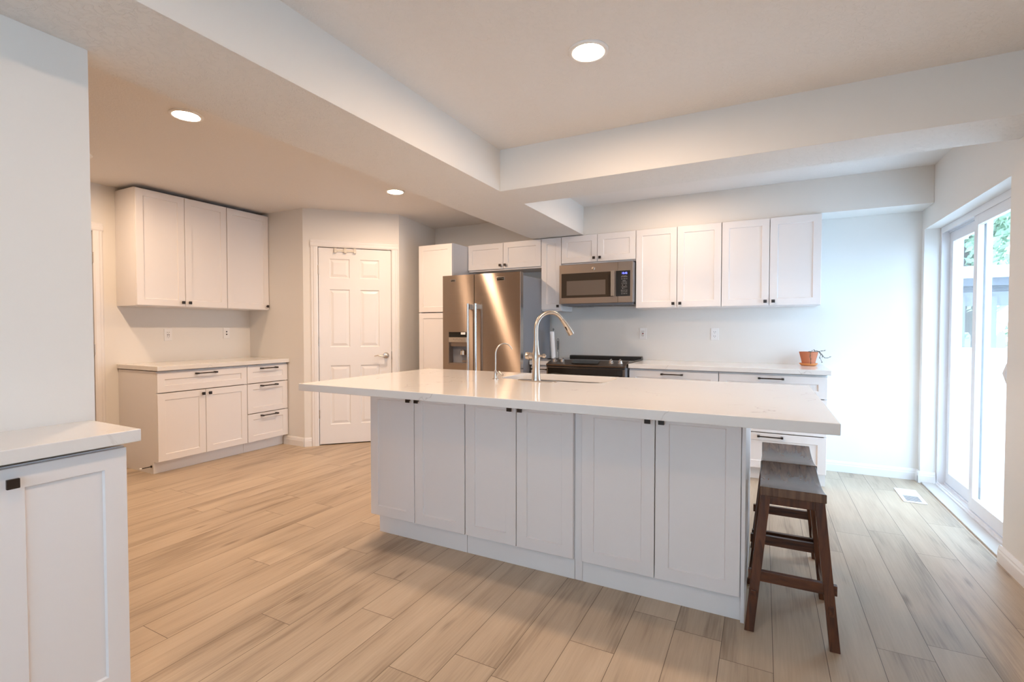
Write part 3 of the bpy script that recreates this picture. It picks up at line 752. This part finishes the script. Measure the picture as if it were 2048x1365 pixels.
# ------------------------------------------------------------------ range
rg_ = empty('range', (-1.838, 4.262, 0), 0, 'slate slide-in electric range with front knobs between the back counters', 'range')
rw = .755
MB().box(.004, rw - .004, .045, .70, .02, .905).build('body', M_GREYSIDE, rg_, .002)
MB().box(0, rw, .165, .640, .9055, .926).build('cooktop_glass', M_BGLASS, rg_, .003)
MB().prism([(.650, .9055), (.650, .945), (.665, .950), (.715, .950), (.722, .943), (.722, .9055)], -.002, rw + .002, 'X').build('rear_vent_trim', M_BLACK, rg_, .003)
MB().prism([(.010, .880), (.004, .895), (.150, .934), (.163, .926), (.163, .880)], 0, rw, 'X').build('control_panel', M_SLATE3, rg_, .002)
sl = math.atan2(.934 - .895, .146)
for x in (.062, .142, .612, .696):
    kM = Matrix.Translation((x, .075, .9155)) @ Matrix.Rotation(sl, 4, 'X')
    k_ = MB().lathe([(.024, 0), (.024, .004), (.020, .006), (.0185, .026), (.013, .030)], n=28, M=kM).build('knob', M_STEEL, rg_, smooth=40)
    MB().box(-.0055, .0055, -.019, .019, .028, .037).build('knob_grip', M_STEEL, k_, .002, M=kM)
text_mesh('88:88', .012, 'display_print', M_PRINT, rg_, Matrix.Translation((.36, .085, .9185)) @ Matrix.Rotation(sl, 4, 'X'), .0002) if 0 else None
MB().box(.24, .50, .03, .125, .0, .0006).build('touch_strip', M_BGLASS, rg_, M=Matrix.Translation((0, 0, .9022)) @ Matrix.Rotation(sl, 4, 'X'))
MB().box(.004, rw - .004, .006, .044, .8695, .879).build('vent_gap', M_BLACK, rg_)
od = MB().box(.004, rw - .004, .010, .044, .20, .868).build('oven_door', M_SLATE3, rg_, .003)
MB().box(.02, rw - .02, .006, .0098, .30, .864).build('oven_window', M_BGLASS, od)
MB().tube([(.04, -.030, .798), (rw - .04, -.030, .798)], .010, 16).box(.05, .075, -.028, .008, .790, .806).box(rw - .075, rw - .05, -.028, .008, .790, .806).build('oven_handle', M_STEEL, od, smooth=50)
dd = MB().box(.004, rw - .004, .012, .044, .03, .192).build('storage_drawer', M_SLATE2, rg_, .003)

# ------------------------------------------------------------------ outlets
def outlet(kind, loc, rz, label):
    e = empty('wall_outlet', loc, rz, label, 'outlet')
    MB().box(-.035, .035, -.006, -.0003, -.057, .057).build('cover_plate', M_WHITEP, e, .002)
    if kind in ('duplex', 'gfci', 'usb'):
        if kind == 'duplex':
            MB().box(-.017, .017, -.008, -.006, .005, .034).box(-.017, .017, -.008, -.006, -.034, -.005).build('receptacle', M_WHITEP, e, .003)
        else:
            MB().box(-.017, .017, -.008, -.006, -.034, .034).build('receptacle', M_WHITEP, e, .001)
        s = MB()
        for z in (.020, -.020):
            s.box(-.009, -.006, -.0085, -.0079, z - .002, z + .008).box(.006, .009, -.0085, -.0079, z - .002, z + .008).box(-.002, .002, -.0085, -.0079, z - .010, z - .006)
        if kind == 'usb': s.box(-.011, -.003, -.0085, -.0079, -.005, .004).box(.003, .011, -.0085, -.0079, -.005, .004)
        s.build('slots', M_SLOT, e)
        if kind == 'gfci':
            MB().box(-.007, .007, -.010, -.0081, -.006, .000).build('reset_button', M_RED, e)
            MB().box(-.007, .007, -.010, -.0081, .001, .006).build('test_button', M_SLOT, e)
    else:
        for z in (.014, -.014):
            MB().lathe([(.007, 0), (.007, .004), (.005, .008)], (0, -.006, z), 16, Matrix.Rotation(PI / 2, 4, 'X')).build('jack', M_SLOT, e, smooth=40)
    return e
outlet('gfci', (-1.084, YB, 1.182), 0, 'white outlet with a red reset button on the back wall right of the range')
outlet('duplex', (-.411, YB, 1.178), 0, 'plain white duplex outlet on the back wall between range and potted plant')
outlet('usb', (XL, 2.657, 1.172), PI / 2, 'white outlet with USB ports on the left nook wall, nearer the doorway')
outlet('coax', (XL, 3.232, 1.185), PI / 2, 'white two-jack media plate on the left nook wall, nearer the pantry')

# ------------------------------------------------------------------ potted plant
px_, py_ = .345, 4.860
pot = empty('potted_plant', (px_, py_, .9155), 0, 'small terracotta pot with a trailing succulent on the back counter', 'potted plant'); pot.scale = (1.03, 1.03, .78)
MB().lathe([(.050, .0), (.055, .004), (.066, .018), (.066, .027), (.060, .027), (.056, .010), (.002, .009)], n=40).build('saucer', M_TERRA2, pot, smooth=40)
MB().lathe([(.046, .0095), (.053, .06), (.069, .148), (.070, .150), (.064, .150), (.060, .128), (.002, .128)], n=40).build('pot', M_TERRA, pot, smooth=40)
MB().lathe([(.060, .1285), (.05, .134), (.002, .137)], n=24).build('soil', M_SOIL, pot, smooth=60)
stems = MB(); lv = MB()
def leaf(mb, p, s):
    M = Matrix.Translation(p) @ Matrix.Rotation(random.uniform(0, 6.28), 4, 'Z') @ Matrix.Rotation(random.uniform(0, 6.28), 4, 'X')
    n = 6; prev = None
    mb.tube([M @ Vector((0, 0, -s)), M @ Vector((0, 0, -s * .5)), M @ Vector((0, 0, 0)), M @ Vector((0, 0, s * .6)), M @ Vector((0, 0, s))], [s * .1, s * .55, s * .7, s * .45, s * .05], 6)
paths = [
 [(-.01, -.03, .135), (.005, -.060, .160), (.008, -.076, .150), (.006, -.074, .10), (.012, -.066, .05), (.010, -.071, .02)],
 [(.03, -.02, .135), (.04, -.03, .162), (.055, -.03, .165), (.068, -.03, .155), (.085, -.03, .13), (.10, -.03, .10), (.115, -.03, .088), (.135, -.03, .090), (.155, -.03, .108)],
 [(.04, -.01, .135), (.06, -.02, .158), (.078, -.02, .150), (.083, -.02, .12), (.075, -.02, .095), (.085, -.02, .07), (.092, -.02, .045), (.090, -.02, .035)],
 [(.04, .0, .135), (.06, -.01, .156), (.08, -.01, .160), (.10, -.01, .163), (.12, -.01, .172)],
 [(.05, -.01, .135), (.07, -.02, .155), (.088, -.03, .135), (.098, -.03, .11), (.092, -.03, .09)],
 [(.02, .01, .135), (.025, .0, .165), (.04, .0, .172), (.05, -.01, .150)],
]
for P in paths:
    stems.tube(P, .0016, 6)
    for a, b in zip(P, P[1:]):
        a = Vector(a); b = Vector(b); n = max(2, int((b - a).length / .011))
        for k in range(n):
            if random.random() < .62: leaf(lv, a.lerp(b, k / n) + Vector((random.uniform(-.004, .004), random.uniform(-.004, .004), random.uniform(-.003, .003))), random.uniform(.004, .0065))
stems.build('stems', M_STEM, pot, smooth=60); lv.build('leaves', M_LEAF, pot, smooth=60)

# ------------------------------------------------------------------ paper towel holder
pt = empty('paper_towel_holder', (-1.925, 4.66, .9155), 0, 'black wire paper towel holder with a nearly empty leaning white roll beside the refrigerator', 'paper towel holder')
tb = MB()
tb.tube([(.065 * math.cos(2 * PI * k / 24), .065 * math.sin(2 * PI * k / 24), .005) for k in range(25)], .003, 8)
tb.tube([(-.065, 0, .005), (.065, 0, .005)], .003, 8)
tb.build('base_ring', M_BLACK, pt, smooth=60)
rp = MB().tube([(0, 0, .006), (0, 0, .30), (-.004, 0, .312), (0, 0, .322), (.006, 0, .316), (.006, 0, .300)], .003, 8).build('centre_rod', M_BLACK, pt, smooth=60)
sw = MB()
sw.tube([(.062, 0, .006), (.062, 0, .20), (.056, 0, .215), (.048, 0, .215), (.042, 0, .20), (.046, 0, .08)], .0025, 8)
sw.tube([(.060, 0, .10), (.057, 0, .185), (.052, 0, .192), (.047, 0, .185), (.050, 0, .10)], .002, 8)
sw.build('side_arm', M_BLACK, pt, smooth=60)
RM = Matrix.Translation((.004, 0, .010)) @ Matrix.Rotation(math.radians(-4), 4, 'Y')
MB().lathe([(.008, 0), (.023, .0), (.023, .275), (.008, .275)], n=28, M=RM).build('paper_roll', M_PAPER, pt, smooth=40)

# ------------------------------------------------------------------ floor register
vr = empty('floor_register', (.967, 4.490, 0), math.radians(-1), 'white metal floor vent register near the sliding door', 'floor vent')
vx, vy = .067, .168
MB().box(-vx, vx, -vy, -vy + .024, .0005, .006).box(-vx, vx, vy - .024, vy, .0005, .006).box(-vx, -vx + .022, -vy + .024, vy - .024, .0005, .006).box(vx - .022, vx, -vy + .024, vy - .024, .0005, .006).build('frame', M_TRIM, vr, .0015)
MB().box(-vx + .022, vx - .022, -vy + .024, vy - .024, .0004, .0012).build('duct_opening', M_SLOT, vr)
lb = MB()
for k in range(18):
    y = -vy + .030 + k * (2 * vy - .060) / 17; hw_ = .0016 if k < 9 else .0066
    tl = .006 if k < 8 else .0015
    lb.box(-vx + .022, vx - .022, y - hw_, y + hw_, .0022, .0042)
lb.build('louvers', M_TRIM, vr)

# ------------------------------------------------------------------ stools
def make_stool():
    st = empty('saddle_stool', (0, 0, 0))
    hw, hl, zt_ = .113, .2165, .597      # half width, half length, top height
    mb = MB(); nx, ny = 5, 17; top = []; bot = []
    for j in range(ny):
        y = -hl + 2 * hl * j / (ny - 1); t_ = y / hl
        dz = -.024 * (1 - t_ * t_) ** 1.0
        top.append([mb.bm.verts.new((-hw + 2 * hw * i / (nx - 1), y, zt_ + dz)) for i in range(nx)])
        bot.append([mb.bm.verts.new((-hw + 2 * hw * i / (nx - 1), y, zt_ - .035 + dz * .45)) for i in range(nx)])
    for j in range(ny - 1):
        for i in range(nx - 1):
            mb.bm.faces.new((top[j][i], top[j][i + 1], top[j + 1][i + 1], top[j + 1][i])); mb.bm.faces.new((bot[j][i], bot[j + 1][i], bot[j + 1][i + 1], bot[j][i + 1]))
        mb.bm.faces.new((top[j][0], top[j + 1][0], bot[j + 1][0], bot[j][0])); mb.bm.faces.new((top[j][-1], bot[j][-1], bot[j + 1][-1], top[j + 1][-1]))
    for i in range(nx - 1):
        mb.bm.faces.new((top[0][i], bot[0][i], bot[0][i + 1], top[0][i + 1])); mb.bm.faces.new((top[-1][i], top[-1][i + 1], bot[-1][i + 1], bot[-1][i]))
    mb.build('seat', M_SEAT, st, .003, smooth=35)
    xt, xb = .092, .147; yt, yb = .178, .202; a = .0175; b = .017; zl = .5615
    def at(z): k = (zl - z) / zl; return xt + (xb - xt) * k, yt + (yb - yt) * k
    for sx in (-1, 1):
        for sy in (-1, 1):
            lo = [(sx * xb + dx, sy * yb + dy, 0) for dx, dy in ((-a, -b), (a, -b), (a, b), (-a, b))]
            hi = [(sx * xt + dx, sy * yt + dy, zl) for dx, dy in ((-a, -b), (a, -b), (a, b), (-a, b))]
            MB().hexa(lo + hi).build('leg', M_STOOL, st, .002)
    for sy in (-1, 1):
        x, y = at(.225)
        MB().box(-x + a * .6, x - a * .6, sy * y - .010, sy * y + .010, .207, .250).box(-x - a - .010, -x - a + .002, sy * y - .010, sy * y + .010, .209, .248).box(x + a - .002, x + a + .010, sy * y - .010, sy * y + .010, .209, .248).build('end_stretcher', M_STOOLX, st, .0015)
        x, y = at(.535)
        MB().box(-x + a * .8, x - a * .8, sy * y - .010, sy * y + .010, .522, .5615).build('apron', M_STOOL, st, .0015)
    for sx in (-1, 1):
        x, y = at(.150)
        MB().box(sx * x - .009, sx * x + .009, -y - b - .003, y + b + .003, .132, .170).build('side_stretcher', M_STOOLY, st, .0015)
        x, y = at(.53)
        MB().box(sx * x - .009, sx * x + .009, -y + b * .8, y - b * .8, .520, .5535).build('apron', M_STOOL, st, .0015)
    return st
s1 = make_stool(); s1.location = (.108, 2.3905, 0)
tag(s1, 'dark walnut saddle stool at the island end, nearer the viewer', 'stool', 'dark wooden saddle stools')
s2 = copy_tree(s1); s2.location = (.113, 2.8305, 0); s2['label'] = 'dark walnut saddle stool farther back, toward the back wall counter'

# ------------------------------------------------------------------ sliding glass door
d3 = empty('door_3', (XR + .12, J0, 0), 0, kind='structure')
Lw = J1 - J0; g0 = -.025; 
def rect_frame(mb, x0, x1, y0, y1, z0, z1, w, wb=None, wt=None):
    wb = wb or w; wt = wt or w
    mb.box(x0, x1, y0, y0 + w, z0, z1).box(x0, x1, y1 - w, y1, z0, z1).box(x0, x1, y0 + w, y1 - w, z0, z0 + wb).box(x0, x1, y0 + w, y1 - w, z1 - wt, z1)
f = MB()
# outer frame (jamb tracks)
f.box(-.020, .110, .001, .030, .0, ZH - .001).box(-.020, .110, Lw - .030, Lw - .001, .0, ZH - .001).box(-.020, .110, .030, Lw - .030, ZH - .032, ZH - .001)
f.box(-.035, .110, .030, Lw - .030, .0, .018)
for x in (-.020, .022, .064, .104): f.box(x, x + .006, .030, Lw - .030, .018, .030).box(x, x + .006, .030, Lw - .030, ZH - .045, ZH - .032)
f.build('door_frame', M_VINYL, d3)
MB().box(-.115, -.036, .001, Lw - .001, .0, .010).build('door_sill', M_SILL, d3, .002)
mid = Lw * .545
p1 = MB(); rect_frame(p1, -.012, .020, .030, mid + .035, .031, ZH - .034, .062, .085, .075)
o = p1.build('sliding_panel', M_VINYL, d3, .002)
MB().box(.001, .005, .092, mid - .027, .116, ZH - .109).build('glass_pane', M_GLASS, o)
p2 = MB(); rect_frame(p2, .030, .062, mid - .030, Lw - .030, .031, ZH - .046, .062, .085, .075)
o2 = p2.build('fixed_panel', M_VINYL, d3, .002)
MB().box(.043, .047, mid + .032, Lw - .092, .116, ZH - .121).build('glass_pane', M_GLASS, o2)
MB().tube([(-.012, .205, .905), (-.045, .215, .93), (-.058, .218, .99), (-.045, .215, 1.05), (-.012, .205, 1.075)], .009, 10).build('door_handle', M_WHITEP, o, smooth=50) if 0 else None
hd_ = MB().tube([(-.013, .070, .895), (-.045, .090, .905), (-.078, .108, .940), (-.090, .115, .988), (-.078, .108, 1.036), (-.045, .090, 1.070), (-.013, .070, 1.080)], .010, 12).build('door_handle', M_WHITEP, o, smooth=50)
MB().box(-.019, -.0185, Lw - .0305, Lw - .030, .20, .26).build('strike_plate', M_STEEL, d3) if 0 else None

# ------------------------------------------------------------------ outside
ZG = -.55
tag(MB().box(XR + .13, 30, -12, 40, ZG - .1, ZG).build('ground', M_CONC), kind='structure')
pt_ = MB().box(XR + .125, XR + 1.0, 2.6, 5.2, ZG, -.06).build('patio_slab', M_CONC, None, .01)
tag(pt_, 'grey concrete landing just outside the sliding door', 'slab')
fn = empty('vinyl_fence', (1.6, 6.62, ZG), 0, 'solid white vinyl privacy fence beyond the sliding door', 'fence')
FH = 1.035 - ZG
MB().box(-.25, 6, -.025, .025, FH - .165, FH).box(-.25, 6, -.025, .025, .03, .15).build('rail', M_FENCE, fn, .004)
fb = MB(); x = -.25
while x < 6: fb.box(x + .002, x + .148 + .13, -.011, .011, .15, FH - .165); x += .28
fb.build('fence_panel', M_FENCE, fn)
for x in (-.2, 2.2, 4.6): MB().box(x - .06, x + .06, -.06, .06, 0, FH + .06).build('post', M_FENCE, fn, .004)
# neighbour's covered patio
pg = empty('pergola', (2.2, 11.8, ZG), 0, 'grey slatted patio cover with a white fascia behind the vinyl fence', 'pergola')
MB().box(-.5, 7, 0, .12, 2.72, 2.93).build('fascia', M_PFASC, pg)
MB().box(-.5, 7, .12, 3.4, 2.78, 2.82).build('roof_deck', M_PWOOD, pg)
for k in range(7): MB().box(-.5, 7, .45 + k * .42, .52 + k * .42, 2.60, 2.78).build('rafter', M_PWOOD, pg)
MB().box(-.5, 7, .5, .6, 2.22, 2.48).build('beam', M_PWOOD, pg)
for x in (1.05, 1.50, 3.6, 5.8): MB().box(x, x + .17, .45, .62, 0, 2.4).build('post', M_PWOOD, pg)
pf = empty('picket_fence', (1.6, 16.2, ZG), 0, 'low brown picket fence seen under the patio cover', 'fence')
for k in range(40):
    x = k * .22
    MB().prism([(x, 0), (x + .18, 0), (x + .18, 1.62), (x + .13, 1.70), (x + .05, 1.70), (x, 1.62)], 0, .03, 'Y').build('picket', M_PICKET, pf)
MB().box(0, 8.8, .03, .07, 1.2, 1.3).box(0, 8.8, .03, .07, .4, .5).build('fence_rail', M_PICKET, pf)
def tree(loc, h, r, label, n, mt, name='tree', cat='tree', trunk=True, ls=.11):
    e = empty(name, loc, 0, label, cat)
    if trunk:
        tb = MB().tube([(0, 0, 0), (.05, 0, h * .25), (-.05, .05, h * .5), (0, 0, h * .75)], [.20, .16, .12, .06], 10)
        for k in range(7):
            a = k * .9; z = h * (.3 + .06 * k)
            tb.tube([(0, 0, z), (r * .45 * math.cos(a), r * .45 * math.sin(a), z + r * .4)], [.07, .02], 6)
        tb.build('trunk', M_BARK, e, smooth=60)
    lf = MB()
    cl = [(Vector((random.gauss(0, .42), random.gauss(0, .42), random.gauss(0, .36))) * r) for _ in range(26)]
    cz = h - r if trunk else h * .5
    for k in range(n):
        c_ = random.choice(cl); p = c_ + Vector((random.gauss(0, 1), random.gauss(0, 1), random.gauss(0, 1))).normalized() * r * .28 * random.uniform(.4, 1)
        p += Vector((0, 0, cz))
        if not trunk and p.z < .02: continue
        s_ = ls * random.uniform(.6, 1.3)
        a = Vector((random.gauss(0, 1), random.gauss(0, 1), random.gauss(0, 1))).normalized(); b = a.orthogonal().normalized(); c2 = a.cross(b)
        q = [p + b * s_, p + c2 * s_ * .5, p - b * s_, p - c2 * s_ * .5]
        q[1] += a * s_ * .15; q[3] += a * s_ * .15
        lf.quad(*q)
    lf.build('foliage', mt, e)
    return e
tree((5.6, 20, ZG), 8.4, 3.6, 'large leafy green tree rising behind the neighbouring patio cover', 9000, M_FOL, ls=.16)
tree((3.4, 14.4, ZG), 1.9, 1.0, 'leafy green shrub under the neighbouring patio cover', 1500, M_BUSH, 'shrub', 'shrub', False, .07)
